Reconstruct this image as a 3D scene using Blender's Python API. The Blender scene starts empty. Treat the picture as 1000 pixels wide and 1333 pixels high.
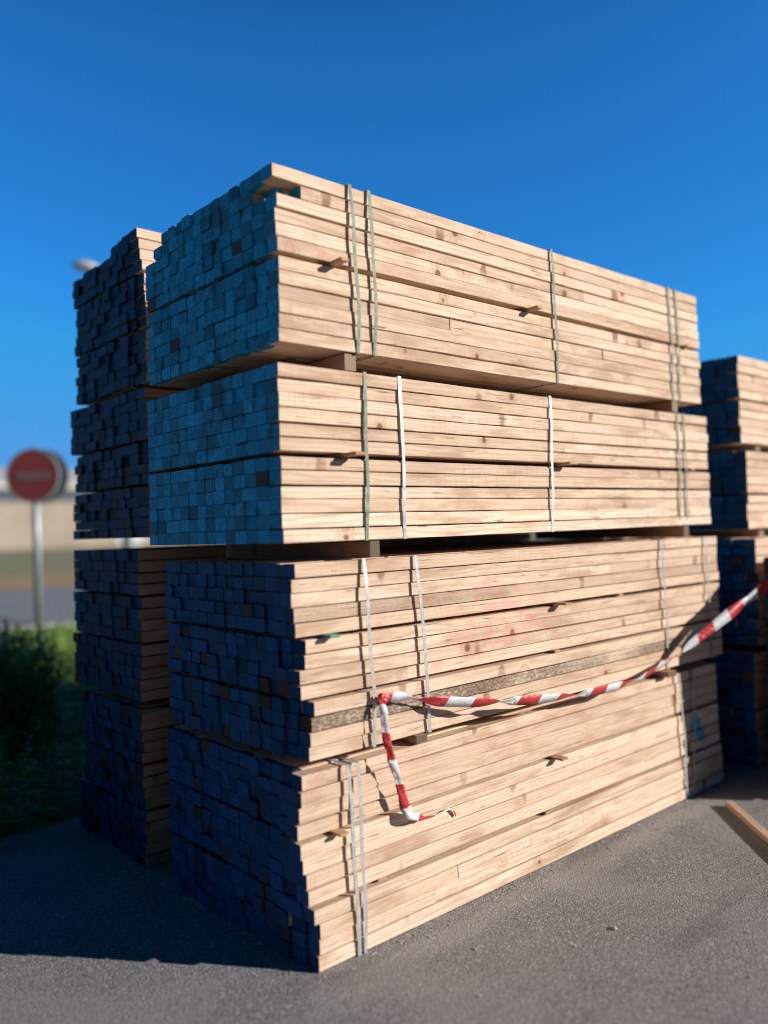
import bpy, math, random
from mathutils import Vector, Matrix

SC = bpy.context.scene
COL = SC.collection
R = math.radians

# ------------------------------------------------------------------ camera
cam = bpy.data.cameras.new("camera")
camo = bpy.data.objects.new("camera", cam)
COL.objects.link(camo)
cam.sensor_fit = 'VERTICAL'
cam.sensor_height = 24.0
cam.lens = 24.0 * 1072.85 / 1333.0
cam.clip_start = 0.05
cam.clip_end = 3000
right = Vector((0.750728, -0.65975755, -0.0335775))
up = Vector((0.01254288, -0.03658327, 0.99925189))
fwd = Vector((0.66049235, 0.75058753, 0.01918882))
m = Matrix((right, up, -fwd)).transposed().to_4x4()
m.translation = Vector((-1.76857, -2.46533, 1.6))
camo.matrix_world = m
cam.dof.use_dof = True
cam.dof.focus_distance = 3.6
cam.dof.aperture_fstop = 0.0193 / 0.055
SC.camera = camo

# ------------------------------------------------------------------ world
SUN_EL, SUN_AZ = R(20.5), math.atan2(0.6, -0.8)      # azimuth clockwise from +Y
w = bpy.data.worlds.new("World")
SC.world = w
w.use_nodes = True
nt = w.node_tree
nt.nodes.clear()
wo = nt.nodes.new('ShaderNodeOutputWorld')
bg = nt.nodes.new('ShaderNodeBackground')
sky = nt.nodes.new('ShaderNodeTexSky')
sky.sky_type = 'NISHITA'
sky.sun_disc = False
sky.sun_elevation = SUN_EL
sky.sun_rotation = SUN_AZ
sky.altitude = 300
sky.air_density = 1.0
sky.dust_density = 0.25
sky.ozone_density = 4.0
hs = nt.nodes.new('ShaderNodeHueSaturation')
hs.inputs['Saturation'].default_value = 1.12
hs.inputs['Value'].default_value = 1.0
nt.links.new(sky.outputs[0], hs.inputs['Color'])
def wmath(op, a, b, typ='ShaderNodeVectorMath'):
    n = nt.nodes.new(typ); n.operation = op
    for k, v in enumerate((a, b)):
        if isinstance(v, bpy.types.NodeSocket): nt.links.new(v, n.inputs[k])
        else: n.inputs[k].default_value = v
    return n.outputs[0]
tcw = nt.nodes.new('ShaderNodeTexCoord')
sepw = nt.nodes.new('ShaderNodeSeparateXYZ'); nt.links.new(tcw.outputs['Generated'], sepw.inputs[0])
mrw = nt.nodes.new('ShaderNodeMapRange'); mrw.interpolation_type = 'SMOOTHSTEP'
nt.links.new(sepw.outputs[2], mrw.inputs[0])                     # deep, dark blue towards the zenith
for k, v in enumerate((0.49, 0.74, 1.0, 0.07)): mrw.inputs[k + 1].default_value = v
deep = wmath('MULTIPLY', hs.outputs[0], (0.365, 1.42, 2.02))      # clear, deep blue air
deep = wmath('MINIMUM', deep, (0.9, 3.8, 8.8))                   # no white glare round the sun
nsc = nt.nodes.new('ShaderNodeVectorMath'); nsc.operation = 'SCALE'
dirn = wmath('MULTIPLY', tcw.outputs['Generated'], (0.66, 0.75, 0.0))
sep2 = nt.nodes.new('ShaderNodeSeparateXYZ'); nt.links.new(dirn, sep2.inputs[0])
ahead = wmath('ADD', sep2.outputs[0], sep2.outputs[1], 'ShaderNodeMath')
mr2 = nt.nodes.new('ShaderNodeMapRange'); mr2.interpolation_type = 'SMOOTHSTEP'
nt.links.new(ahead, mr2.inputs[0])                               # sky dimmed behind the camera, out of view, so the shade stays dark
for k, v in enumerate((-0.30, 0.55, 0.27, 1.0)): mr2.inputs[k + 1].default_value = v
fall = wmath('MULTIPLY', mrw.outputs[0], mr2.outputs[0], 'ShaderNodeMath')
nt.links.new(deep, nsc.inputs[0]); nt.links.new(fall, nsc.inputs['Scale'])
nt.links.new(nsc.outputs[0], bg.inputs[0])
bg.inputs[1].default_value = 0.08
nt.links.new(bg.outputs[0], wo.inputs[0])

# ------------------------------------------------------------------ sun
sl = bpy.data.lights.new("sun", 'SUN')
sl.energy = 5.0
sl.angle = R(0.5)
sl.color = (1.0, 0.95, 0.88)
so = bpy.data.objects.new("sun", sl)
COL.objects.link(so)
sd = Vector((math.cos(SUN_EL) * math.sin(SUN_AZ), math.cos(SUN_EL) * math.cos(SUN_AZ), math.sin(SUN_EL)))
so.rotation_euler = sd.to_track_quat('Z', 'Y').to_euler()
so.location = (6, -8, 8)

SC.cycles.filter_width = 1.1
SC.view_settings.view_transform = 'Standard'
SC.view_settings.look = 'None'
SC.view_settings.exposure = 0.17
SC.view_settings.gamma = 1.0

# ------------------------------------------------------------------ node helpers
class NB:
    """Small material builder."""
    def __init__(self, name):
        self.m = bpy.data.materials.new(name)
        self.m.use_nodes = True
        self.t = self.m.node_tree
        self.t.nodes.clear()
        self.out = self.t.nodes.new('ShaderNodeOutputMaterial')
        self.bs = self.t.nodes.new('ShaderNodeBsdfPrincipled')
        self.t.links.new(self.bs.outputs[0], self.out.inputs[0])
    def put(self, sock, v):
        if isinstance(v, bpy.types.NodeSocket):
            self.t.links.new(v, sock)
        elif v is not None:
            if isinstance(v, (tuple, list)) and len(v) == 3 and sock.type == 'RGBA':
                v = (*v, 1)
            sock.default_value = v
    def attr(self, name, out='Fac'):
        n = self.t.nodes.new('ShaderNodeAttribute'); n.attribute_name = name
        return n.outputs[out]
    def math(self, op, a, b=None, c=None, clamp=False):
        n = self.t.nodes.new('ShaderNodeMath'); n.operation = op; n.use_clamp = clamp
        self.put(n.inputs[0], a)
        if b is not None: self.put(n.inputs[1], b)
        if c is not None: self.put(n.inputs[2], c)
        return n.outputs[0]
    def vmath(self, op, a, b=None, out=0):
        n = self.t.nodes.new('ShaderNodeVectorMath'); n.operation = op
        self.put(n.inputs[0], a)
        if b is not None: self.put(n.inputs[1], b)
        return n.outputs[out]
    def noise(self, vec, scale=1.0, detail=3, rough=0.55, dist=0.0, out='Fac'):
        n = self.t.nodes.new('ShaderNodeTexNoise')
        self.put(n.inputs['Vector'], vec)
        n.inputs['Scale'].default_value = scale
        n.inputs['Detail'].default_value = detail
        n.inputs['Roughness'].default_value = rough
        n.inputs['Distortion'].default_value = dist
        return n.outputs[out]
    def voro(self, vec, scale=1.0, rand=1.0):
        n = self.t.nodes.new('ShaderNodeTexVoronoi')
        self.put(n.inputs['Vector'], vec)
        n.inputs['Scale'].default_value = scale
        n.inputs['Randomness'].default_value = rand
        return n
    def step(self, v, a, b, lo=0.0, hi=1.0):
        n = self.t.nodes.new('ShaderNodeMapRange'); n.interpolation_type = 'SMOOTHSTEP'
        self.put(n.inputs[0], v)
        n.inputs[1].default_value = a; n.inputs[2].default_value = b
        n.inputs[3].default_value = lo; n.inputs[4].default_value = hi
        return n.outputs[0]
    def mix(self, f, a, b, mode='MIX'):
        n = self.t.nodes.new('ShaderNodeMix'); n.data_type = 'RGBA'; n.blend_type = mode
        self.put(n.inputs[0], f); self.put(n.inputs[6], a); self.put(n.inputs[7], b)
        return n.outputs[2]
    def ramp(self, f, stops):
        n = self.t.nodes.new('ShaderNodeValToRGB')
        e = n.color_ramp.elements
        while len(e) < len(stops): e.new(0.5)
        for k, (p, c) in enumerate(stops):
            e[k].position = p; e[k].color = (*c, 1)
        self.put(n.inputs[0], f)
        return n.outputs[0]
    def sep(self, v):
        n = self.t.nodes.new('ShaderNodeSeparateXYZ'); self.put(n.inputs[0], v)
        return n.outputs
    def comb(self, x, y, z):
        n = self.t.nodes.new('ShaderNodeCombineXYZ')
        for k, v in enumerate((x, y, z)): self.put(n.inputs[k], v)
        return n.outputs[0]
    def pos(self):
        return self.t.nodes.new('ShaderNodeNewGeometry').outputs['Position']
    def obj(self):
        return self.t.nodes.new('ShaderNodeTexCoord').outputs['Object']
    def bump(self, h, strength=0.3, dist=0.002):
        n = self.t.nodes.new('ShaderNodeBump')
        self.put(n.inputs['Height'], h)
        n.inputs['Strength'].default_value = strength
        n.inputs['Distance'].default_value = dist
        self.t.links.new(n.outputs[0], self.bs.inputs['Normal'])
    def fin(self, col, rough=0.8, spec=0.3):
        self.put(self.bs.inputs['Base Color'], col)
        self.put(self.bs.inputs['Roughness'], rough)
        self.bs.inputs['Specular IOR Level'].default_value = spec
        return self.m

def wood_mat(name, tint=(1, 1, 1), marks=False):
    b = NB(name)
    wc = b.attr('wc', 'Vector')
    rnd = b.attr('rnd')
    stain = b.attr('stain')
    p = b.vmath('ADD', wc, b.vmath('MULTIPLY', b.comb(rnd, rnd, rnd), (37.0, 71.0, 53.0)))
    # knots, picked out of a cell pattern
    v1 = b.voro(p, 6.5)
    pick1 = b.step(b.sep(v1.outputs['Color'])[0], 0.72, 0.74)
    d1 = v1.outputs['Distance']
    kr = b.math('MULTIPLY', b.sep(v1.outputs['Color'])[1], 0.09)
    dd = b.math('SUBTRACT', d1, kr)
    knot = b.math('MULTIPLY', b.step(dd, 0.075, 0.035), pick1)
    halo = b.math('MULTIPLY', b.step(dd, 0.42, 0.02), pick1)
    # spike knots: bars running across the face
    ps = b.vmath('MULTIPLY', p, (8.0, 2.6, 2.6))
    v2 = b.voro(b.vmath('ADD', ps, b.comb(b.math('MULTIPLY', b.noise(p, 30, 2), 0.25), 0.0, 0.0)), 1.0)
    pick2 = b.step(b.sep(v2.outputs['Color'])[0], 0.82, 0.83)
    spike = b.math('MULTIPLY', b.step(v2.outputs['Distance'], 0.27, 0.17), pick2)
    # growth rings round a pith outside the board
    s = b.sep(wc)
    pa = b.math('MULTIPLY', b.math('FRACT', b.math('MULTIPLY', rnd, 17.3)), 6.283)
    py = b.math('MULTIPLY_ADD', b.math('COSINE', pa), 0.075, 0.04)
    pz = b.math('MULTIPLY_ADD', b.math('SINE', pa), 0.06, 0.025)
    yy = b.math('SUBTRACT', s[1], py); zz = b.math('SUBTRACT', s[2], pz)
    rad = b.math('SQRT', b.math('ADD', b.math('MULTIPLY', yy, yy), b.math('MULTIPLY', zz, zz)))
    wob = b.noise(b.vmath('MULTIPLY', p, (1.6, 6, 6)), 1, 3)
    ph = b.math('ADD', b.math('MULTIPLY', rad, 520.0), b.math('ADD', b.math('MULTIPLY', wob, 26.0), b.math('MULTIPLY', halo, 16.0)))
    ring = b.math('MULTIPLY_ADD', b.math('SINE', ph), 0.5, 0.5)
    ring = b.math('POWER', ring, 1.8)
    grain = b.noise(b.vmath('MULTIPLY', p, (4, 190, 190)), 1, 4, 0.65)
    blot = b.noise(b.vmath('MULTIPLY', p, (2.2, 11, 11)), 1, 4, 0.6)
    blot2 = b.noise(b.vmath('MULTIPLY', p, (7, 20, 20)), 1, 3, 0.6)
    saw = b.noise(b.vmath('MULTIPLY', p, (240, 9, 9)), 1, 2, 0.5)
    sawm = b.step(b.noise(b.vmath('MULTIPLY', p, (1.1, 5, 5)), 1, 2), 0.42, 0.65)
    base = b.ramp(b.math('FRACT', b.math('MULTIPLY', rnd, 7.7)),
                  [(0.0, (0.74, 0.55, 0.40)), (0.25, (0.87, 0.68, 0.51)), (0.5, (0.68, 0.49, 0.36)), (0.75, (0.89, 0.70, 0.53)), (1.0, (0.70, 0.53, 0.41))])
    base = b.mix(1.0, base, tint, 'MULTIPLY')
    bv = b.math('MULTIPLY_ADD', b.math('POWER', b.math('FRACT', b.math('MULTIPLY', rnd, 23.3)), 0.6), 0.30, 0.78)
    base = b.mix(1.0, base, b.comb(bv, b.math('POWER', bv, 1.12), b.math('POWER', bv, 1.25)), 'MULTIPLY')
    c = b.mix(b.math('MULTIPLY', ring, 0.40), base, (0.46, 0.27, 0.165))
    c = b.mix(b.step(blot, 0.48, 0.68, 0, 0.66), c, (0.42, 0.25, 0.16))
    c = b.mix(b.step(blot2, 0.50, 0.2, 0, 0.45), c, (0.82, 0.63, 0.46))
    c = b.mix(b.step(grain, 0.40, 0.72, 0, 0.42), c, (0.36, 0.21, 0.13))
    c = b.mix(b.math('MULTIPLY', b.step(saw, 0.45, 0.7), b.math('MULTIPLY', sawm, 0.38)), c, (0.38, 0.25, 0.17))
    c = b.mix(b.math('MULTIPLY', halo, 0.36), c, (0.42, 0.20, 0.10))
    c = b.mix(b.math('MULTIPLY', knot, 0.80), c, (0.13, 0.055, 0.026))
    c = b.mix(b.math('MULTIPLY', spike, b.step(blot2, 0.3, 0.6, 0.35, 0.8)), c, (0.24, 0.105, 0.055))
    # short dark checks along the grain
    chk = b.noise(b.vmath('MULTIPLY', p, (5, 120, 120)), 1, 2)
    c = b.mix(b.math('MULTIPLY', b.step(chk, 0.67, 0.73), 0.75), c, (0.10, 0.055, 0.03))
    # weathered, rough boards
    sp = b.noise(b.vmath('MULTIPLY', p, (60, 120, 120)), 1, 4, 0.7)
    stain = b.math('MULTIPLY', stain, b.step(b.noise(b.vmath('MULTIPLY', p, (1.3, 1.0, 1.0)), 1, 3), 0.36, 0.58, 0.25, 1.0))
    c = b.mix(b.math('MULTIPLY', stain, b.step(sp, 0.36, 0.56, 0.35, 0.97)), c, (0.11, 0.078, 0.055))
    if marks:
        P = b.pos()
        nz = b.math('MULTIPLY_ADD', b.noise(P, 26, 3), 0.14, -0.07)
        for (cx, cy, cz), r, colr, k in (((2.80, 0.0, 0.90), 0.07, (0.10, 0.50, 0.62), 0.9), ((2.77, 0.0, 0.38), 0.085, (0.04, 0.33, 0.50), 0.85), ((2.83, 0.0, 0.32), 0.05, (0.04, 0.33, 0.50), 0.8)):
            d = b.vmath('DISTANCE', P, (cx, cy, cz), out='Value')
            c = b.mix(b.math('MULTIPLY', b.step(b.math('ADD', d, nz), r, r * 0.6), k), c, colr)
        lo = b.noise(b.vmath('MULTIPLY', P, (5, 1, 9)), 1, 3)
        d = b.vmath('LENGTH', b.vmath('MULTIPLY', b.vmath('SUBTRACT', P, (1.08, 0, 1.20)), (1.0, 1.0, 1.9)), out='Value')
        line = b.math('MULTIPLY', b.step(b.math('ABSOLUTE', b.math('SUBTRACT', lo, 0.5)), 0.07, 0.0), b.step(d, 0.5, 0.2))
        c = b.mix(b.math('MULTIPLY', line, 0.28), c, (0.75, 0.20, 0.19))
        d = b.vmath('DISTANCE', P, (0.30, 0, 0.86), out='Value')
    b.bump(b.math('ADD', b.math('MULTIPLY', grain, 0.6), b.math('ADD', b.math('MULTIPLY', saw, sawm), b.math('MULTIPLY', stain, sp))), 0.35, 0.0025)
    return b.fin(c, 0.78, 0.25)

def paint_mat(name, colr, bare_col=(0.17, 0.10, 0.06)):
    b = NB(name)
    wc = b.attr('wc', 'Vector'); rnd = b.attr('rnd'); bare = b.attr('bare')
    p = b.vmath('ADD', wc, b.vmath('MULTIPLY', b.comb(rnd, rnd, rnd), (37.0, 71.0, 53.0)))
    f = b.math('FRACT', b.math('MULTIPLY', rnd, 13.7))
    val = b.math('MULTIPLY_ADD', f, 0.95, 0.40)
    c = b.mix(1.0, colr, b.comb(val, val, val), 'MULTIPLY')
    g = b.math('FRACT', b.math('MULTIPLY', rnd, 29.1))
    c = b.mix(b.math('MULTIPLY', g, 0.35), c, tuple(min(1, x * 1.5 + 0.02) for x in colr))
    n = b.noise(p, 26, 4, 0.65)
    c = b.mix(b.step(n, 0.54, 0.74, 0, 0.7), c, tuple(x * 0.35 for x in bare_col))
    n2 = b.noise(b.vmath('MULTIPLY', p, (40, 120, 40)), 1, 3, 0.6)
    c = b.mix(b.step(n2, 0.42, 0.68, 0, 0.55), c, tuple(x * 0.22 for x in colr))
    # big worn patches over several ends
    n3 = b.noise(b.pos(), 5.5, 4, 0.6)
    c = b.mix(b.step(n3, 0.54, 0.68, 0, 0.6), c, tuple(x * 0.35 + 0.008 for x in bare_col))
    sm = b.noise(b.vmath('MULTIPLY', p, (9, 9, 90)), 1, 3, 0.6)
    c = b.mix(b.step(sm, 0.6, 0.75, 0, 0.5), c, tuple(min(1, x * 1.9 + 0.03) for x in colr))
    s = b.sep(wc)
    pa = b.math('MULTIPLY', f, 6.283)
    yy = b.math('SUBTRACT', s[1], b.math('MULTIPLY_ADD', b.math('COSINE', pa), 0.05, 0.04)); zz = b.math('SUBTRACT', s[2], b.math('MULTIPLY_ADD', b.math('SINE', pa), 0.045, 0.025))
    rad = b.math('SQRT', b.math('ADD', b.math('MULTIPLY', yy, yy), b.math('MULTIPLY', zz, zz)))
    rg = b.math('SINE', b.math('MULTIPLY_ADD', rad, 640.0, b.math('MULTIPLY', n, 3.0)))
    c = b.mix(b.step(rg, -0.2, 0.9, 0, 0.38), c, tuple(x * 0.3 for x in colr))
    c = b.mix(bare, c, b.mix(f, tuple(x * 0.3 for x in bare_col), tuple(x * 0.75 for x in bare_col)))
    b.bump(n2, 0.4, 0.002)
    return b.fin(c, 0.62, 0.35)

def simple_mat(name, colr, rough=0.6, var=0.15, scale=30, metal=0.0, spec=0.4):
    b = NB(name)
    n = b.noise(b.obj(), scale, 4, 0.6)
    c = b.mix(b.step(n, 0.3, 0.75), tuple(x * (1 - var) for x in colr), tuple(min(1, x * (1 + var)) for x in colr))
    b.bs.inputs['Metallic'].default_value = metal
    b.bump(n, 0.15, 0.002)
    return b.fin(c, rough, spec)

M_WOOD = wood_mat('pale_sawn_wood', marks=True)
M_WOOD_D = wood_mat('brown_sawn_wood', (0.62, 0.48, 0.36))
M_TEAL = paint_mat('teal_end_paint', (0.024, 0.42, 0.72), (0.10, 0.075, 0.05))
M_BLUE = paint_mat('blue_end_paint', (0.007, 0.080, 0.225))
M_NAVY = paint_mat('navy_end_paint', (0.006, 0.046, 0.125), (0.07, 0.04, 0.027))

# ------------------------------------------------------------------ mesh builder
class MB:
    def __init__(self):
        self.v, self.f, self.mi = [], [], []
        self.wc, self.rnd, self.stain, self.bare = [], [], [], []
    def add(self, vs, fs, mi=0, wc=None, rnd=0.5, stain=0.0, bare=0.0):
        o = len(self.v)
        self.v += vs
        self.wc += (wc or vs)
        k = len(vs)
        self.rnd += [rnd] * k; self.stain += [stain] * k; self.bare += [bare] * k
        for i, f in enumerate(fs):
            self.f.append(tuple(o + j for j in f))
            self.mi.append(mi[i] if isinstance(mi, list) else mi)
    def board(self, off, L, W, H, rng, segs=1, bow=0.0, stain=0.0, bare=0.0, rnd=None, wane=0.0, x_start=0.0, rough=0.0, dip=0.0):
        """a sawn board along X: eight-sided section, end faces in material slot 1"""
        ch = []
        for k in range(4):
            c = 0.0013 + 0.0012 * rng.random()
            if rng.random() < wane: c = rng.uniform(0.005, 0.016)
            ch.append(c)
        prof = [(ch[0], 0), (W - ch[1], 0), (W, ch[1]), (W, H - ch[2]), (W - ch[2], H), (ch[3], H), (0, H - ch[3]), (0, ch[0])]
        a1, a2, p1, p2 = rng.uniform(-bow, bow), rng.uniform(-bow, bow), rng.uniform(0, 6.28), rng.uniform(0, 6.28)
        sk1, sk2 = rng.uniform(-0.03, 0.03) * W, rng.uniform(-0.03, 0.03) * W
        vs, wc, fs, mi = [], [], [], []
        cuts = [i / segs for i in range(segs + 1)]
        if dip: cuts = [0.0, dip / L] + cuts[1:]; segs += 1
        for s in range(segs + 1):
            t = cuts[s]; x = L * t
            dz = a1 * math.sin(p1 + t * 5.0); dy = a2 * math.sin(p2 + t * 4.0)
            for (y, z) in prof:
                ex = (sk1 if s == 0 else sk2 if s == segs else 0) * (y / W - 0.5)
                jy = rng.uniform(-rough, rough); jz = rng.uniform(-rough, rough)
                vs.append((off[0] + x + ex, off[1] + y + dy + jy, off[2] + z + dz + jz))
                wc.append((x + x_start, y, z))
        for s in range(segs):
            for k in range(8):
                a, b2 = s * 8 + k, s * 8 + (k + 1) % 8
                fs.append((a, b2, b2 + 8, a + 8)); mi.append(1 if dip and s == 0 else 0)
        fs = [tuple(reversed(f)) for f in fs]
        fs.append(tuple(range(8))); mi.append(1)
        e = segs * 8
        fs.append(tuple(reversed(range(e, e + 8)))); mi.append(1)
        # outward normals: section listed counter-clockwise in (y,z)
        fs = [tuple(reversed(f)) for f in fs]
        self.add(vs, fs, mi, wc, rng.random() if rnd is None else rnd, stain, bare)
    def box(self, lo, hi, rng=None, mi=0, rnd=0.5, bev=0.0015):
        (x0, y0, z0), (x1, y1, z1) = lo, hi
        vs = [(x0, y0, z0), (x1, y0, z0), (x1, y1, z0), (x0, y1, z0), (x0, y0, z1), (x1, y0, z1), (x1, y1, z1), (x0, y1, z1)]
        fs = [(0, 3, 2, 1), (4, 5, 6, 7), (0, 1, 5, 4), (1, 2, 6, 5), (2, 3, 7, 6), (3, 0, 4, 7)]
        self.add(vs, fs, mi, None, rnd)
    def tube(self, pts, rad, n=10, mi=0, cap=True):
        vs, fs = [], []
        for i, p in enumerate(pts):
            p = Vector(p)
            a = Vector(pts[max(i - 1, 0)]); c = Vector(pts[min(i + 1, len(pts) - 1)])
            t = (c - a).normalized()
            ref = Vector((0, 0, 1)) if abs(t.z) < 0.9 else Vector((1, 0, 0))
            u = t.cross(ref).normalized(); v = t.cross(u)
            r = rad[i] if isinstance(rad, (list, tuple)) else rad
            for k in range(n):
                an = 2 * math.pi * k / n
                vs.append(tuple(p + u * (r * math.cos(an)) + v * (r * math.sin(an))))
        for i in range(len(pts) - 1):
            for k in range(n):
                a, b2 = i * n + k, i * n + (k + 1) % n
                fs.append((a, b2, b2 + n, a + n))
        if cap:
            fs.append(tuple(reversed(range(n)))); fs.append(tuple(range((len(pts) - 1) * n, len(pts) * n)))
        self.add(vs, fs, mi)
    def ribbon(self, pts, nrm, width, thick, closed=False, mi=0, tang=None):
        """flat band: pts centre line, nrm outward normals; the band's width runs along their cross product"""
        n = len(pts); vs, fs, wc = [], [], []
        s = 0.0
        for i in range(n):
            p = Vector(pts[i]); q = Vector(nrm[i]).normalized()
            if tang is None:
                a = Vector(pts[i - 1] if (i or closed) else pts[0]); c = Vector(pts[(i + 1) % n] if (i < n - 1 or closed) else pts[-1])
                t = (c - a).normalized(); wv = t.cross(q).normalized()
            else:
                wv = Vector(tang)
            if i: s += (p - Vector(pts[i - 1])).length
            ww = width[i] if isinstance(width, (list, tuple)) else width
            for (sw, sn) in ((-1, 0), (1, 0), (1, 1), (-1, 1)):
                vs.append(tuple(p + wv * (sw * ww / 2) + q * (sn * thick)))
                wc.append((s, sw * ww / 2, 0))
        m = n if closed else n - 1
        for i in range(m):
            a, b2 = i * 4, ((i + 1) % n) * 4
            for k in range(4):
                fs.append((a + k, a + (k + 1) % 4, b2 + (k + 1) % 4, b2 + k))
        if not closed:
            fs.append((3, 2, 1, 0)); e = (n - 1) * 4; fs.append((e, e + 1, e + 2, e + 3))
        self.add(vs, fs, mi, wc)
    def mesh(self, name, mats, smooth=False):
        me = bpy.data.meshes.new(name)
        me.from_pydata(self.v, [], self.f)
        for mt in mats: me.materials.append(mt)
        me.polygons.foreach_set('material_index', self.mi)
        if smooth: me.polygons.foreach_set('use_smooth', [True] * len(self.f))
        a = me.attributes.new('wc', 'FLOAT_VECTOR', 'POINT'); a.data.foreach_set('vector', [c for v in self.wc for c in v])
        for nm, d in (('rnd', self.rnd), ('stain', self.stain), ('bare', self.bare)):
            a = me.attributes.new(nm, 'FLOAT', 'POINT'); a.data.foreach_set('value', d)
        me.update()
        return me
    def build(self, name, mats, parent=None, loc=(0, 0, 0), smooth=False):
        if not isinstance(mats, (list, tuple)): mats = [mats]
        o = bpy.data.objects.new(name, self.mesh(name, mats, smooth))
        COL.objects.link(o)
        o.location = loc
        if parent is not None: o.parent = parent
        return o

def tag(o, label=None, cat=None, group=None, kind=None):
    if label: o['label'] = label
    if cat: o['category'] = cat
    if group: o['group'] = group
    if kind: o['kind'] = kind
    return o

def thing(name, loc, label, cat, group=None, rz=0.0):
    o = bpy.data.objects.new(name, None)
    COL.objects.link(o)
    o.location = loc
    o.rotation_euler = (0, 0, rz)
    return tag(o, label, cat, group)

# ------------------------------------------------------------------ ground
def asphalt():
    b = NB('worn_asphalt')
    P = b.pos()
    v = b.voro(P, 130)
    vc = b.sep(v.outputs['Color'])[0]
    n1 = b.noise(P, 2.2, 5, 0.6); n2 = b.noise(P, 320, 2); n3 = b.noise(P, 0.5, 3)
    c = b.ramp(vc, [(0.0, (0.16, 0.154, 0.152)), (0.4, (0.235, 0.227, 0.225)), (0.8, (0.31, 0.30, 0.296)), (1.0, (0.50, 0.485, 0.475))])
    c = b.mix(b.step(v.outputs['Distance'], 0.45, 0.85, 0, 0.55), c, (0.13, 0.124, 0.122))
    c = b.mix(b.step(n1, 0.35, 0.7, 0, 0.30), c, (0.34, 0.325, 0.315))
    c = b.mix(b.step(n3, 0.4, 0.7, 0, 0.25), c, (0.17, 0.162, 0.16))
    n4 = b.noise(P, 1.1, 4, 0.55, 0.6)
    c = b.mix(b.step(n4, 0.52, 0.62, 0, 0.35), c, (0.34, 0.325, 0.315))
    n5 = b.noise(b.vmath('MULTIPLY', P, (0.9, 3.2, 1.0)), 1.0, 3, 0.5)
    c = b.mix(b.step(n5, 0.58, 0.68, 0, 0.40), c, (0.11, 0.105, 0.103))
    # strip of pale sawdust and grit along the foot of the stack
    s = b.sep(P)
    e = b.math('ADD', s[1], b.math('MULTIPLY_ADD', n1, 0.12, 0.02))
    strip = b.math('MULTIPLY', b.step(b.math('ABSOLUTE', b.math('ADD', e, 0.07)), 0.09, 0.03), b.math('MULTIPLY', b.step(s[0], -0.3, 0.3), b.step(s[0], 3.2, 2.7)))
    c = b.mix(b.math('MULTIPLY', strip, 0.3), c, (0.44, 0.41, 0.38))
    # scattered light chips pressed into the surface
    v2 = b.voro(P, 11)
    chip = b.math('MULTIPLY', b.step(v2.outputs['Distance'], 0.075, 0.055), b.step(b.sep(v2.outputs['Color'])[0], 0.78, 0.8))
    c = b.mix(b.math('MULTIPLY', chip, 0.7), c, (0.75, 0.70, 0.62))
    b.bump(b.math('ADD', b.math('MULTIPLY', v.outputs['Distance'], -1.0), b.math('MULTIPLY', n2, 0.4)), 0.55, 0.005)
    return b.fin(c, 0.85, 0.25)

def sheet(name, x0, x1, y0, y1, z, mat, nx=1, ny=1, amp=0.0, seed=1):
    rng = random.Random(seed)
    vs, fs = [], []
    for j in range(ny + 1):
        for i in range(nx + 1):
            vs.append((x0 + (x1 - x0) * i / nx, y0 + (y1 - y0) * j / ny + (rng.uniform(-amp, amp) if j in (0,) else 0), z))
    for j in range(ny):
        for i in range(nx):
            a = j * (nx + 1) + i
            fs.append((a, a + 1, a + nx + 2, a + nx + 1))
    mb = MB(); mb.add(vs, fs)
    return tag(mb.build(name, mat), kind='structure')

sheet('ground', -1500, 1500, -1500, 1500, 0.0, asphalt())

def soil_grass(name, c1, c2, scale=6):
    b = NB(name); P = b.pos()
    n = b.noise(P, scale, 5, 0.65); n2 = b.noise(P, scale * 9, 3)
    c = b.mix(b.step(n, 0.3, 0.7), c1, c2)
    c = b.mix(b.step(n2, 0.4, 0.7, 0, 0.4), c, tuple(x * 0.5 for x in c1))
    b.bump(n2, 0.6, 0.03)
    return b.fin(c, 0.95, 0.1)

sheet('grass_verge', -60, 120, 2.28, 12.2, 0.004, soil_grass('grass_soil', (0.07, 0.13, 0.025), (0.17, 0.26, 0.06)), 180, 2, 0.07, 3)
sheet('road', -200, 300, 12.6, 25.0, 0.004, simple_mat('grey_road', (0.22, 0.23, 0.25), 0.9, 0.1, 0.6))
sheet('far_verge', -200, 300, 25.2, 37.0, 0.006, soil_grass('dry_grass', (0.38, 0.26, 0.13), (0.46, 0.34, 0.20), 0.4))
sheet('far_field', -300, 400, 37.2, 142.0, 0.008, soil_grass('field_grass', (0.24, 0.24, 0.13), (0.36, 0.33, 0.22), 0.15))
mb = MB()
mb.add([(-200, 12.2, 0.0), (300, 12.2, 0.0), (300, 12.2, 0.12), (-200, 12.2, 0.12), (-200, 12.58, 0.0), (300, 12.58, 0.0), (300, 12.58, 0.12), (-200, 12.58, 0.12)],
       [(0, 1, 2, 3), (3, 2, 6, 7), (5, 4, 7, 6), (0, 3, 7, 4), (1, 5, 6, 2)])
tag(mb.build('road_kerb', simple_mat('kerb_concrete', (0.30, 0.29, 0.27), 0.9)), kind='structure')

# ------------------------------------------------------------------ timber packs
M_STRAP_G = simple_mat('green_strap', (0.22, 0.265, 0.20), 0.6, 0.3, 40, 0.0, 0.3)
M_STRAP_W = simple_mat('grey_strap', (0.52, 0.53, 0.53), 0.3, 0.2, 40, 0.3, 0.6)
M_STRAP_B = simple_mat('pale_strap', (0.70, 0.74, 0.80), 0.3, 0.15, 40, 0.2, 0.6)
STR = {'g': M_STRAP_G, 'w': M_STRAP_W, 'b': M_STRAP_B}

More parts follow.
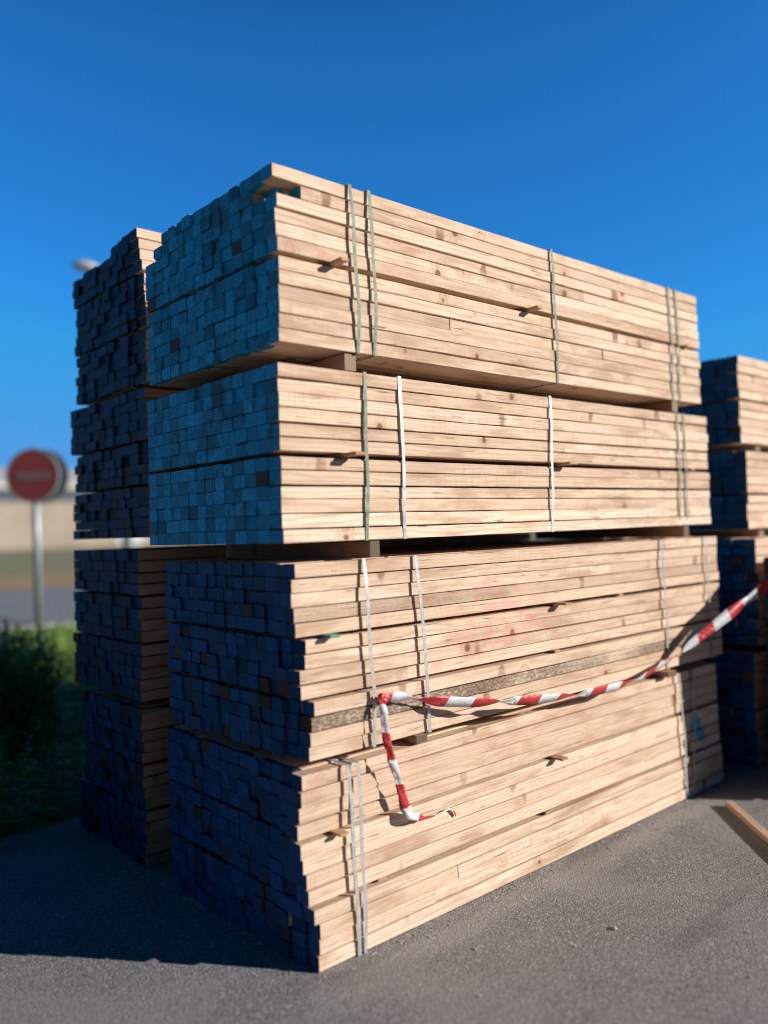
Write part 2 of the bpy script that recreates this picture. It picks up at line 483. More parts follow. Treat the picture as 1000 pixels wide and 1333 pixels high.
def pack(label, group, x0, y0, z0, z1, L, W, tiers, ncol, paint, wood, seed, rows_x=None, rag=0.006, straps=(), spacers=(),
         stains=None, bare=0.05, splits=None, skip=None, row_y=None, tgap=0.014, wane=0.12, colrag=None, per_board=True, tier_shift=0.0):
    """tiers: boards per tier from the top down. rows_x: end offset of each row's board next to the long face."""
    rng = random.Random(seed)
    t = thing('timber_pack', (x0, y0, z0), label, 'timber pack', group)
    nrow = sum(tiers)
    H = z1 - z0
    lay = (H - tgap * (len(tiers) - 1)) / nrow
    items = []                     # (importance, MB)
    z = H; r = 0
    tier_z = []
    for ti, n in enumerate(tiers):
        tier_dx = rng.uniform(-rag, rag) * 0.8
        tdy = random.Random(seed * 7 + ti).uniform(-tier_shift, tier_shift) if tier_shift else 0.0
        for k in range(n):
            z -= lay
            if k == 0 or rng.random() < 0.12: cw = [rng.uniform(0.88, 1.12) for _ in range(ncol)]
            ws = [q + rng.uniform(-0.035, 0.035) for q in cw]
            if rng.random() < 0.25:                          # a short run of boards laid out of line
                q = rng.randrange(ncol - 2); d = rng.uniform(0.08, 0.2); ws[q] += d; ws[q + 1] -= d
            sc = W / sum(ws)
            y = 0.0
            for c in range(ncol):
                wd = ws[c] * sc
                gap = rng.uniform(0.0014, 0.0040)
                if rng.random() < 0.06: gap = rng.uniform(0.004, 0.010)
                h = lay - (rng.uniform(0.0022, 0.0062) if c == 0 else rng.uniform(0.0010, 0.0036))
                if rng.random() < 0.05: h -= rng.uniform(0.002, 0.006)
                base = rows_x[r] - x0 if rows_x else tier_dx
                fall = max(0.0, 1 - c / 2.0)
                dx = base * fall + tier_dx * (1 - fall) + rng.gauss(0, rag) * (0.25 if c == 0 and rows_x else 1.0)
                if rng.random() < 0.02 and c > 0: dx += rng.uniform(0.008, 0.025)
                dy = (row_y[r] if row_y else 0.0) + (rng.uniform(-0.0045, 0.0045) if c == 0 else 0)
                if not (skip and skip(r, c)):
                    Lb = L - dx + rng.gauss(0, max(rag, 0.004))
                    st = (stains or {}).get(r, 0.0) if c == 0 else 0.0
                    bp = 1.0 if rng.random() < bare else 0.0
                    cuts = (splits or {}).get(r) if c == 0 else None
                    if cuts:
                        xs = [dx] + [cu for cu in cuts] + [dx + Lb]
                        for q in range(len(xs) - 1):
                            mb = MB()
                            mb.board((0, 0, 0), xs[q + 1] - xs[q] - 0.003, wd - gap, h, rng, 4, 0.0012, st, bp, None, 0.0)
                            items.append((c * 100 + r, mb, (xs[q], y + dy + rng.uniform(-0.002, 0.003), z)))
                    else:
                        mb = MB()
                        side = c == 0
                        mb.board((0, 0, 0), Lb, wd - gap, h, rng, 26 if side else 1, 0.0024 if side else 0.0, st, bp, None, wane if not side else wane * 0.25, 0.0, 0.0006 if side else 0.0, 0.0 if side else rng.uniform(0.012, 0.04))
                        items.append((c * 100 + r, mb, (dx, y + dy + tdy * c / ncol, z)))
                y += wd
            r += 1
        if ti < len(tiers) - 1:
            tier_z.append(z - tgap)
            z -= tgap
    items.sort(key=lambda i: i[0])
    keep = 100 if len(items) > 101 else len(items)
    if not per_board: keep = 0
    for (_, mb, loc) in items[:keep]:
        mb.build('board', [wood, paint], t, loc)
    if len(items) > keep:
        big = MB()
        for (_, mb, loc) in items[keep:]:
            o = len(big.v)
            big.v += [(a + loc[0], b2 + loc[1], c2 + loc[2]) for a, b2, c2 in mb.v]
            big.wc += mb.wc; big.rnd += mb.rnd; big.stain += mb.stain; big.bare += mb.bare; big.mi += mb.mi
            big.f += [tuple(o + j for j in f) for f in mb.f]
        ob = big.build('board', [wood, paint], t)
        tag(ob, kind='stuff')
    # thin sticks between the tiers
    for (sx, ti, pro, wd, colr) in spacers:
        mb = MB(); zz = tier_z[ti]
        mb.box((sx - x0, -pro, zz + 0.0008), (sx - x0 + wd, W + rng.uniform(-0.02, 0.04), zz + tgap - 0.0008), None, 0, rng.random())
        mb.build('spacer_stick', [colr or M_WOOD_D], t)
    # straps wrapped right round the pack
    for (xa, xb, kind, sag) in straps:
        mb = MB(); pts, nr = [], []
        ym = min(row_y) if row_y else 0.0
        o = 0.004
        N = 16
        for i in range(N + 1):
            u = i / N
            zz = (H + 0.002) * (1 - u) - 0.003 * u
            b3 = math.sin(math.pi * u)
            pts.append((xa + (xb - xa) * u - x0 + 0.004 * math.sin(7 * u + xa * 9) * b3, ym - o - sag * b3 * (0.75 + 0.25 * math.sin(9 * u + xa)), zz)); nr.append((0, -1, 0))
        for i in range(1, 8):
            u = i / 8; pts.append((xb - x0, ym - o + (W - ym + 2 * o) * u, -0.003)); nr.append((0, 0, -1))
        for i in range(9):
            u = i / 8; pts.append((xb + (xa - xb) * u - x0, W + o, -0.003 + (H + 0.005) * u)); nr.append((0, 1, 0))
        for i in range(1, 8):
            u = i / 8; pts.append((xa - x0, W + o - (W - ym + 2 * o) * u, H + 0.003)); nr.append((0, 0, 1))
        mb.ribbon(pts, nr, 0.016, 0.0012, True, 0, (1, 0, 0))
        mb.build('strap', [STR[kind]], t)
    return t

FRONT = 'timber packs of the tall sunlit stack in front'
GREENISH = simple_mat('green_tipped_stick', (0.12, 0.26, 0.20), 0.8)

# A: topmost
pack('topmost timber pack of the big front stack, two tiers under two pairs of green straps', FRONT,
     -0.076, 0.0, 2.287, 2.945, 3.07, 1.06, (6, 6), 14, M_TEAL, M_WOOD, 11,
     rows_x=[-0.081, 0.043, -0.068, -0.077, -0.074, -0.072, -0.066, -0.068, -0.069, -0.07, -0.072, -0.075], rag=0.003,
     straps=[(0.274, 0.290, 'g', 0.026), (0.372, 0.376, 'g', 0.024), (1.554, 1.566, 'g', 0.012), (2.655, 2.664, 'g', 0.010), (2.735, 2.742, 'g', 0.010)],
     spacers=[(0.165, 0, 0.075, 0.035, None), (1.345, 0, 0.07, 0.035, None), (2.80, 0, 0.03, 0.04, None)],
     stains={}, bare=0.02, splits={2: [1.28], 8: [0.9, 2.05], 3: [1.9]}, skip=lambda r, c: (r == 0 and c in (12, 13)) or (r == 1 and c == 13) or (r == 0 and c in (2, 6, 9) and False), wane=0.25)
# B
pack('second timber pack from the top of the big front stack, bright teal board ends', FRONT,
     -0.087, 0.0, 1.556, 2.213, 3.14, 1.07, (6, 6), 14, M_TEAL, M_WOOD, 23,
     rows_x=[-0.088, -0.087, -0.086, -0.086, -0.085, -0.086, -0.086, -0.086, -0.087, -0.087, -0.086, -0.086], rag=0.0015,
     straps=[(0.320, 0.304, 'g', 0.010), (0.504, 0.506, 'w', 0.008), (1.498, 1.479, 'b', 0.012), (2.694, 2.686, 'g', 0.010), (2.765, 2.765, 'g', 0.010)],
     spacers=[(0.195, 0, 0.085, 0.05, None), (1.545, 0, 0.075, 0.06, None), (2.79, 0, 0.03, 0.04, None)],
     bare=0.008, splits={4: [1.7]}, wane=0.06)
# C
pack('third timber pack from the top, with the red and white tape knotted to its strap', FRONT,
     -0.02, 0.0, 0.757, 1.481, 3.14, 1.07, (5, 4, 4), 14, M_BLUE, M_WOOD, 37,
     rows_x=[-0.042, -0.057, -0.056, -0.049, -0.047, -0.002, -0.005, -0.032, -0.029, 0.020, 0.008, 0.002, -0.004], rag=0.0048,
     straps=[(0.274, 0.297, 'w', 0.022), (0.548, 0.598, 'w', 0.016), (2.452, 2.472, 'w', 0.008), (2.95, 2.975, 'w', 0.006)],
     spacers=[(0.075, 0, 0.05, 0.045, GREENISH), (1.475, 0, 0.07, 0.05, None), (1.455, 1, 0.012, 0.04, None), (2.02, 0, 0.01, 0.04, None)],
     stains={10: 0.9, 3: 0.35, 9: 0.15}, bare=0.04, splits={2: [2.0], 8: [0.52], 6: [1.25], 0: [2.52]}, row_y=[0, 0, 0.002, 0, 0, 0.003, 0.002, 0, -0.002, -0.012, -0.010, -0.008, -0.008], wane=0.25, tgap=0.013)
# D
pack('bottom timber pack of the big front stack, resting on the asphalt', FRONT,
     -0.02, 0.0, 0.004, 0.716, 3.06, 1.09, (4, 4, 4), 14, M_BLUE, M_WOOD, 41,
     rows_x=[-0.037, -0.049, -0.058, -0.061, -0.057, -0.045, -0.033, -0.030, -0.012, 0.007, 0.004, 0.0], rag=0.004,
     straps=[(0.154, 0.182, 'w', 0.016), (0.202, 0.212, 'w', 0.016), (2.732, 2.662, 'w', 0.010), (2.567, 2.605, 'w', 0.008)],
     spacers=[(0.085, 0, 0.06, 0.04, None), (1.405, 0, 0.07, 0.045, None), (1.33, 1, 0.02, 0.04, None), (0.30, 1, 0.01, 0.04, None)],
     stains={8: 0.22, 10: 0.15}, bare=0.025, splits={10: [0.62], 9: [0.75]}, row_y=[0, -0.004, -0.003, -0.003, -0.006, -0.006, -0.004, -0.006, -0.022, -0.018, -0.018, -0.018], wane=0.25, tgap=0.011)

BACK = 'timber packs of the shaded stack behind on the left'
LX = -0.025
SL = [(0.7, 0.7, 'w', 0.008), (2.3, 2.3, 'w', 0.008)]
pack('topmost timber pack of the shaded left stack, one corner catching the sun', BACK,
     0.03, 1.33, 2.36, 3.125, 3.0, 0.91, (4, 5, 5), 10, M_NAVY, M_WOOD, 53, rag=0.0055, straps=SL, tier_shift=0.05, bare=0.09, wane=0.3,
     rows_x=[0.015, 0.02, 0.03, 0.035, 0.045, 0.045, 0.05, 0.05, 0.05, 0.045, 0.045, 0.04, 0.045, 0.045],
     skip=lambda r, c: (r == 0 and c >= 4), tgap=0.012)
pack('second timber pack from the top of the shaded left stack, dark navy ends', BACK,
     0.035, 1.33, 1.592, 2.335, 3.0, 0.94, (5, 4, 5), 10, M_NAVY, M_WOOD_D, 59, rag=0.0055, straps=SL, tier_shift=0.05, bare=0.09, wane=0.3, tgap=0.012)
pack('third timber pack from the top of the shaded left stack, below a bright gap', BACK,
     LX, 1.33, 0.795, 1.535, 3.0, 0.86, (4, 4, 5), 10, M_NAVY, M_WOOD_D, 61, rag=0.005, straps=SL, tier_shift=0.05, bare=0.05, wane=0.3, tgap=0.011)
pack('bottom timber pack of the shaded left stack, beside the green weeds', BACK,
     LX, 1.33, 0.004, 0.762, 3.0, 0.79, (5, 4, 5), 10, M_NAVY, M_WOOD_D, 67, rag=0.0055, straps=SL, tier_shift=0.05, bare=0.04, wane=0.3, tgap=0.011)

FAR = 'timber packs of the blurred stack on the right'
SR = [(4.0, 4.0, 'w', 0.008), (4.12, 4.12, 'w', 0.008), (5.6, 5.6, 'w', 0.008)]
pack('topmost timber pack of the blurred right stack, pale sunlit side against the sky', FAR,
     3.50, 0.0, 2.075, 2.645, 3.0, 1.05, (5, 5), 13, M_NAVY, M_WOOD, 71, rag=0.008, straps=SR, bare=0.05)
pack('second pack of the blurred right stack, sunlit side above the dark end at the edge', FAR,
     3.52, -0.02, 1.515, 2.025, 3.0, 1.05, (5, 4), 13, M_NAVY, M_WOOD, 73, rag=0.008, straps=SR, bare=0.05)
pack('third pack of the blurred right stack, dark blue end beside the sloping tape', FAR,
     3.46, -0.09, 0.775, 1.455, 3.0, 1.05, (6, 6), 13, M_BLUE, M_WOOD, 79, rag=0.012, straps=SR, bare=0.05)
pack('bottom pack of the blurred right stack, dark blue end down on shaded asphalt', FAR,
     3.44, -0.05, 0.004, 0.715, 3.0, 1.06, (6, 6), 13, M_BLUE, M_WOOD, 83, rag=0.012, straps=SR, bare=0.05)

NEAR = 'timber packs of the low stack at the right edge'
pack('upper dark blue pack of the low stack cut by the right picture edge', NEAR,
     3.39, -1.03, 0.700, 1.340, 3.0, 0.87, (6, 6), 11, M_NAVY, M_WOOD, 89, rag=0.012, straps=[(4.2, 4.2, 'w', 0.008)], bare=0.05)
pack('lower dark blue pack of the low stack cut by the right picture edge', NEAR,
     3.37, -1.02, 0.004, 0.655, 3.0, 0.86, (6, 6), 11, M_NAVY, M_WOOD, 97, rag=0.012, straps=[(4.2, 4.2, 'w', 0.008)], bare=0.05)

# ------------------------------------------------------------------ bearers between the packs
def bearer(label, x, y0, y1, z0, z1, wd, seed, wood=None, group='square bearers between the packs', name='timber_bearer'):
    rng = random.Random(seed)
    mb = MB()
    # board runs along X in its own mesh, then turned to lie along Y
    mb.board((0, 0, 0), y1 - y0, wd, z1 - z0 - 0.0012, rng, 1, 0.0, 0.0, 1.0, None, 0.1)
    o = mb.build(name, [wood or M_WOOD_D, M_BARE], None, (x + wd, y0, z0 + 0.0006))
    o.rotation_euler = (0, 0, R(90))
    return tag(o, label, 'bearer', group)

M_BARE = paint_mat('sawn_end', (0.45, 0.30, 0.19), (0.36, 0.23, 0.14))
bearer('square wooden bearer under the green-strapped top pack, near its left strap pair', 0.235, 0.012, 1.08, 2.217, 2.283, 0.055, 1)
bearer('dim wooden bearer under the far end of the topmost front pack', 2.655, 0.0, 1.08, 2.217, 2.283, 0.06, 2)
bearer('square wooden bearer in the wide dark gap below the bright teal-ended pack', 0.318, -0.004, 1.09, 1.486, 1.551, 0.05, 3)
bearer('far bearer in the wide dark gap halfway up the big front stack', 2.73, 0.0, 1.09, 1.486, 1.551, 0.06, 4)
bearer('split bearer in the narrow gap just right of the hanging tape end', 0.525, -0.012, 1.09, 0.720, 0.752, 0.06, 5)
bearer('pale-ended bearer jutting out beneath the tape near the far strap', 2.40, -0.055, 1.09, 0.720, 0.752, 0.085, 6)
for k, (za, zb, nm) in enumerate(((2.337, 2.357, 'under the topmost pack'), (1.539, 1.588, 'in the bright gap'), (0.765, 0.793, 'above the bottom pack'))):
    bearer('bearer %s of the shaded left stack, near end' % nm, 1.15, 1.33, 2.10, za, zb, 0.06, 20 + k)
    bearer('bearer %s of the shaded left stack, far end' % nm, 2.6, 1.33, 2.10, za, zb, 0.06, 30 + k)
for k, (za, zb, nm) in enumerate(((2.029, 2.071, 'under the topmost pack'), (1.460, 1.510, 'below the sunlit packs'), (0.720, 0.770, 'above the bottom pack'))):
    bearer('bearer %s of the blurred right stack' % nm, 3.75, 0.02, 1.05, za, zb, 0.07, 40 + k)
    bearer('hidden bearer %s of the blurred right stack, far end' % nm, 6.0, 0.02, 1.05, za, zb, 0.07, 50 + k)
bearer('bearer between the two dark packs of the low stack at the right edge', 3.9, -1.01, -0.17, 0.657, 0.698, 0.07, 61)
bearer('far bearer between the two packs of the low right edge stack', 6.1, -1.01, -0.17, 0.657, 0.698, 0.07, 62)

# ------------------------------------------------------------------ loose batten on the ground
mb = MB()
mb.board((0, 0, 0), 1.5, 0.042, 0.030, random.Random(5), 6, 0.002, 0.1, 1.0, 0.31, 0.0)
o = mb.build('loose_batten', [M_WOOD, M_BARE], None, (2.63, -0.245, 0.004))
o.rotation_euler = (0, 0, math.atan2(-0.325, -0.315) )
o.location = (2.63, -0.235, 0.003)
tag(o, 'single pale wooden batten lying loose on the asphalt at the right', 'batten')

# ------------------------------------------------------------------ barrier tape
def tape_mat():
    b = NB('red_white_tape')
    wc = b.sep(b.attr('wc', 'Vector'))
    s = b.math('ADD', wc[0], b.math('MULTIPLY', wc[1], 0.25))
    fr = b.math('FRACT', b.math('DIVIDE', s, 0.27))
    c = b.mix(b.step(fr, 0.49, 0.51), (0.66, 0.065, 0.075), (0.84, 0.84, 0.86))
    n = b.noise(b.obj(), 45, 4, 0.6)
    b.bump(n, 0.7, 0.006)
    b.fin(c, 0.35, 0.5)
    tr = b.t.nodes.new('ShaderNodeBsdfTranslucent'); b.put(tr.inputs[0], c)
    mx = b.t.nodes.new('ShaderNodeMixShader'); mx.inputs[0].default_value = 0.3
    b.t.links.new(b.bs.outputs[0], mx.inputs[1]); b.t.links.new(tr.outputs[0], mx.inputs[2]); b.t.links.new(mx.outputs[0], b.out.inputs[0])
    return b.m
M_TAPE = tape_mat()

def smooth(ctrl, per=10):
    pts = [Vector(c[:3]) for c in ctrl]; ex = [c[3:] for c in ctrl]
    P = [pts[0] * 2 - pts[1]] + pts + [pts[-1] * 2 - pts[-2]]
    E = [ex[0]] + ex + [ex[-1]]
    out = []
    for i in range(1, len(P) - 2):
        for k in range(per):
            t = k / per
            a, b2, c, d = P[i - 1], P[i], P[i + 1], P[i + 2]
            q = 0.5 * ((2 * b2) + (c - a) * t + (2 * a - 5 * b2 + 4 * c - d) * t * t + (3 * b2 - a - 3 * c + d) * t ** 3)
            out.append((q, [E[i][j] * (1 - t) + E[i + 1][j] * t for j in range(len(E[i]))]))
    out.append((P[-2], list(E[-2])))
    return out

def tape_band(ctrl, name, parent, s0=0.0, ks=1.0):
    """ctrl rows: x, y, z, roll (degrees from lying flat against the stack), width"""
    pts, nr, wd = [], [], []
    sm = smooth(ctrl)
    for i, (p, (roll, wdt)) in enumerate(sm):
        a = sm[max(i - 1, 0)][0]; c = sm[min(i + 1, len(sm) - 1)][0]
        t = (c - a).normalized()
        n0 = Vector((0, -1, 0)); n0 = (n0 - t * n0.dot(t)).normalized()
        b0 = t.cross(n0)
        n = n0 * math.cos(R(roll)) + b0 * math.sin(R(roll))
        pts.append(tuple(p)); nr.append(tuple(n)); wd.append(wdt)
    mb = MB(); mb.ribbon(pts, nr, wd, 0.0006)
    mb.wc = [(a * ks + s0, b2, c) for a, b2, c in mb.wc]
    return mb.build(name, [M_TAPE], parent, (0, 0, 0), True)

KX, KZ = 0.315, 0.945
tp = thing('barrier_tape', (0, 0, 0), 'red and white barrier tape tied to a strap and stretched along the stack', 'barrier tape')
tape_band([(KX, -0.04, KZ, 20, 0.028), (0.40, -0.050, 0.936, 10, 0.046), (0.46, -0.058, 0.922, 72, 0.036), (0.52, -0.066, 0.909, 66, 0.044), (0.60, -0.085, 0.890, 25, 0.050), (0.80, -0.115, 0.857, 30, 0.050), (0.92, -0.128, 0.843, 68, 0.034), (1.0, -0.132, 0.834, 30, 0.050), (1.12, -0.14, 0.82, 18, 0.050), (1.30, -0.142, 0.803, 36, 0.048),
           (1.42, -0.14, 0.793, 74, 0.030), (1.52, -0.136, 0.786, 30, 0.048), (1.80, -0.12, 0.772, 15, 0.050), (1.95, -0.106, 0.773, 64, 0.034), (2.10, -0.09, 0.777, 30, 0.050), (2.36, -0.065, 0.81, 42, 0.052), (2.46, -0.085, 0.847, 60, 0.034), (2.55, -0.11, 0.89, 5, 0.056),
           (2.84, -0.20, 1.04, -25, 0.062), (3.0, -0.235, 1.11, 15, 0.05), (3.17, -0.28, 1.18, -35, 0.064), (3.40, -0.34, 1.28, -20, 0.066), (3.62, -0.40, 1.37, 0, 0.066), (3.95, -0.50, 1.50, 40, 0.06)], 'stretched_length', tp, 0.08)
tape_band([(KX, -0.045, KZ - 0.01, 20, 0.02), (0.303, -0.07, 0.905, 35, 0.030), (0.302, -0.075, 0.85, 66, 0.030), (0.312, -0.075, 0.78, 20, 0.034), (0.322, -0.076, 0.745, 70, 0.026), (0.335, -0.075, 0.70, 15, 0.036), (0.365, -0.07, 0.63, 60, 0.030),
           (0.39, -0.062, 0.56, 5, 0.036), (0.41, -0.055, 0.505, 30, 0.044), (0.430, -0.062, 0.478, -10, 0.046), (0.465, -0.050, 0.455, -50, 0.038), (0.51, -0.034, 0.434, 10, 0.030), (0.55, -0.022, 0.421, -70, 0.012),
           (0.62, -0.018, 0.412, -80, 0.010), (0.69, -0.016, 0.418, -60, 0.010), (0.72, -0.016, 0.40, -40, 0.014), (0.735, -0.014, 0.378, -20, 0.012)], 'hanging_end', tp, 0.114, 1.2)
# the knot: a crumpled lump on the strap
mb = MB(); rng = random.Random(8)
vs, fs = [], []
for i in range(9):
    for j in range(14):
        th = math.pi * i / 8; ph = 2 * math.pi * j / 14
        rr = 0.017 * (1 + 0.45 * math.sin(3 * ph + 2 * th) * math.sin(th) + rng.uniform(-0.12, 0.12))
        vs.append((rr * 1.35 * math.sin(th) * math.cos(ph), rr * 0.8 * math.sin(th) * math.sin(ph), rr * 1.1 * math.cos(th)))
for i in range(8):
    for j in range(14):
        fs.append((i * 14 + j, i * 14 + (j + 1) % 14, (i + 1) * 14 + (j + 1) % 14, (i + 1) * 14 + j))
mb.add(vs, fs, 0, [(v[0] * 1.0 + 0.03, v[2], 0) for v in vs])
mb.build('knot', [M_TAPE], tp, (KX + 0.008, -0.045, KZ - 0.004))

# ------------------------------------------------------------------ chips on the asphalt
M_CHIP = simple_mat('pale_chip', (0.50, 0.43, 0.34), 0.9, 0.3)
M_STONE = simple_mat('grey_stone', (0.30, 0.28, 0.26), 0.9, 0.3)
def chip(x, y, sx, sy, sz, rz, seed, mat):
    rng = random.Random(seed); mb = MB(); vs = []
    n = 7
    for lvl, s in ((0, 1.0), (0.55, 1.0), (1.0, 0.6)):
        for k in range(n):
            a = 2 * math.pi * k / n; rr = s * rng.uniform(0.75, 1.1)
            vs.append((sx * rr * math.cos(a), sy * rr * math.sin(a), sz * lvl))
    fs = [tuple(reversed(range(n))), tuple(range(2 * n, 3 * n))]
    for l in range(2):
        for k in range(n):
            a, b2 = l * n + k, l * n + (k + 1) % n
            fs.append((a, b2, b2 + n, a + n))
    mb.add(vs, fs)
    o = mb.build('stone_chip', [mat], None, (x, y, 0.001))
    o.rotation_euler.z = rz
    return o
tag(chip(1.02, -0.58, 0.016, 0.009, 0.010, 0.6, 1, M_CHIP), 'largest pale chip out on the sunlit asphalt with a dark shadow', 'chip')
rng = random.Random(77)
for (x, y) in ((0.52, -0.30), (0.80, -0.55), (0.60, -0.75), (1.35, -0.95), (1.42, -1.02), (0.30, -0.52), (1.05, -1.1), (1.9, -0.75), (0.2, -0.95)):
    tag(chip(x, y, rng.uniform(0.005, 0.009), rng.uniform(0.004, 0.007), 0.005, rng.uniform(0, 3), rng.randint(0, 999), M_CHIP),
        'tiny pale stone chip scattered on the sunlit grey asphalt', 'chip', 'tiny pale chips on the sunlit asphalt')
mb = MB(); rng = random.Random(4)
for k in range(330):
    if k % 4:
        x, y = rng.uniform(-0.35, 0.05), rng.gauss(2.1, 0.12)
        if k % 4 == 2: x, y = -0.05 - abs(rng.gauss(0, 0.09)), rng.uniform(0, 2.2)
    else:
        x, y = rng.uniform(-0.1, 3.2), -0.03 - abs(rng.gauss(0, 0.06))
    a = rng.uniform(0, 3.14); l = rng.uniform(0.003, 0.012); w2 = rng.uniform(0.0008, 0.003); h = rng.uniform(0.0008, 0.003)
    ca, sa = math.cos(a), math.sin(a)
    q = [(x + ca * l * i - sa * w2 * j, y + sa * l * i + ca * w2 * j, z) for z in (0.001, 0.001 + h) for i, j in ((-1, -1), (1, -1), (1, 1), (-1, 1))]
    mb.add(q, [(3, 2, 1, 0), (4, 5, 6, 7), (0, 1, 5, 4), (1, 2, 6, 5), (2, 3, 7, 6), (3, 0, 4, 7)])
tag(mb.build('wood_debris', [M_CHIP]), kind='stuff')

# ------------------------------------------------------------------ weeds and grass
def leaf_mat(name, c1, c2):
    b = NB(name)
    rnd = b.attr('rnd')
    c = b.mix(rnd, c1, c2)
    b.fin(c, 0.55, 0.35)
    tr = b.t.nodes.new('ShaderNodeBsdfTranslucent'); b.put(tr.inputs[0], c)
    mx = b.t.nodes.new('ShaderNodeMixShader'); mx.inputs[0].default_value = 0.3
    b.t.links.new(b.bs.outputs[0], mx.inputs[1]); b.t.links.new(tr.outputs[0], mx.inputs[2]); b.t.links.new(mx.outputs[0], b.out.inputs[0])
    return b.m
M_LEAF = leaf_mat('weed_leaf', (0.11, 0.19, 0.035), (0.26, 0.36, 0.07))
M_GRASS = leaf_mat('grass_blade', (0.18, 0.33, 0.05), (0.36, 0.50, 0.12))

def leaf(mb, p, d, upv, L, W, droop, rnd):
    d = Vector(d).normalized(); s = d.cross(Vector((0, 0, 1)))
    if s.length < 1e-3: s = Vector((1, 0, 0))
    s.normalize()
    vs = []
    for t, ww in ((0, 0.15), (0.35, 1.0), (0.7, 0.7), (1.0, 0.04)):
        q = Vector(p) + d * (L * t) + Vector((0, 0, -droop * t * t))
        vs += [tuple(q - s * W * ww / 2), tuple(q + s * W * ww / 2 )]
    mb.add(vs, [(0, 1, 3, 2), (2, 3, 5, 4), (4, 5, 7, 6)], 0, None, rnd)

def weed(mb, x, y, h, rng, nl, big=1.0):
    lean = (rng.uniform(-0.12, 0.12), rng.uniform(-0.12, 0.12))
    pt = lambda t: Vector((x + lean[0] * h * t * t, y + lean[1] * h * t * t, h * t))
    mb.tube([tuple(pt(0)), tuple(pt(0.5)), tuple(pt(1))], [0.004, 0.003, 0.0012], 4, 0, False)
    for k in range(nl):
        t = (k + 0.6) / nl; t = 0.12 + 0.88 * t
        a = k * 2.4 + rng.uniform(-0.4, 0.4)
        el = rng.uniform(0.1, 0.9)
        d = (math.cos(a) * math.cos(el), math.sin(a) * math.cos(el), math.sin(el))
        L = big * rng.uniform(0.06, 0.14) * (1.15 - 0.55 * t)
        leaf(mb, pt(t), d, None, L, L * rng.uniform(0.22, 0.38), L * rng.uniform(0.2, 0.8), rng.random())

rng = random.Random(19)
mb = MB()
for k in range(1500):
    x, y = rng.uniform(-3.6, 3.4), 2.25 + 6.3 * rng.random() ** 1.3
    if -0.2 < x < 3.2 and y < 2.32: continue
    h = rng.uniform(0.16, 0.42) * (0.75 + 0.5 * min(1, (y - 2.2) / 2.5))
    weed(mb, x, y, h, rng, rng.randint(8, 15))
for k in range(800):
    x, y = rng.uniform(-1.7, 0.62), rng.uniform(3.9, 6.0)
    weed(mb, x, y, rng.uniform(0.6, 0.95), rng, rng.randint(16, 24), 1.6)
tag(mb.build('weeds', [M_LEAF]), kind='stuff')
for (x, y, h) in ((-0.50, 2.36, 0.55), (-0.36, 2.42, 0.50), (-0.22, 2.50, 0.58)):
    mb = MB(); weed(mb, 0, 0, h, rng, 22)
    tag(mb.build('tall_weed', [M_LEAF], None, (x, y, 0.004)), 'tall thin-stemmed weed standing above the dark weeds by the left stack', 'weed', 'tall weeds beside the left stack')
mb = MB()
for k in range(9000):
    x, y = rng.uniform(-6, 9), rng.uniform(7.5, 12.15)
    for q in range(2):
        a = rng.uniform(0, 6.28); el = rng.uniform(0.7, 1.4)
        L = rng.uniform(0.12, 0.32)
        leaf(mb, (x + rng.uniform(-0.05, 0.05), y + rng.uniform(-0.05, 0.05), 0), (math.cos(a) * math.cos(el), math.sin(a) * math.cos(el), math.sin(el)), None, L, 0.018, L * 0.3, rng.random())
tag(mb.build('grass', [M_GRASS]), kind='stuff')

# ------------------------------------------------------------------ no entry sign
def disc(mb, r, th, n=40, mi=0, z0=0.0):
    """disc in the XZ plane facing -Y, with rolled edge"""
    vs = [(0, z0, 0)] + [(r * math.cos(2 * math.pi * k / n), z0, r * math.sin(2 * math.pi * k / n)) for k in range(n)] \
        + [(r * math.cos(2 * math.pi * k / n), z0 + th, r * math.sin(2 * math.pi * k / n)) for k in range(n)] + [(0, z0 + th, 0)]
    fs = []
    for k in range(n):
        a, b2 = 1 + k, 1 + (k + 1) % n
        fs += [(0, a, b2), (a, a + n, b2 + n, b2), (2 * n + 1, b2 + n, a + n)]
    mb.add(vs, fs, mi)
M_POLE = simple_mat('galvanised_pole', (0.34, 0.36, 0.38), 0.45, 0.1, 20, 0.5)
M_RED = simple_mat('sign_red', (0.36, 0.07, 0.07), 0.4, 0.06)
M_WHITE = simple_mat('sign_white', (0.29, 0.18, 0.18), 0.5, 0.05)
M_GREY = simple_mat('sign_back_grey', (0.42, 0.44, 0.46), 0.5, 0.08, 20, 0.3)
sg = thing('no_entry_sign', (2.38, 9.95, 0.0), 'round red no entry sign on a grey pole by the road', 'road sign')
mb = MB(); mb.tube([(0, 0, 0), (0, 0, 2.95)], 0.055, 16); mb.build('pole', [M_POLE], sg, smooth=True)
yaw = R(-8)
def plate(name, mats, r, y, rz, x=0.0):
    mb = MB(); disc(mb, r, 0.012)
    o = mb.build(name, mats, sg, (x, y, 2.53)); o.rotation_euler = (0, 0, rz)
    return o
f = plate('red_disc', [M_RED], 0.375, -0.05, R(-44), -0.06)
mb = MB(); mb.box((-0.25, -0.004, -0.055), (0.25, -0.001, 0.055)); mb.build('white_bar', [M_WHITE], f)
mb = MB()
n = 40
vs = []
for k in range(n):
    a = 2 * math.pi * k / n
    for r, y in ((0.375, -0.003), (0.40, -0.003), (0.40, 0.03), (0.375, 0.03)): vs.append((r * math.cos(a), y, r * math.sin(a)))
fs = []
for k in range(n):
    for j in range(4):
        fs.append((k * 4 + j, k * 4 + (j + 1) % 4, ((k + 1) % n) * 4 + (j + 1) % 4, ((k + 1) % n) * 4 + j))
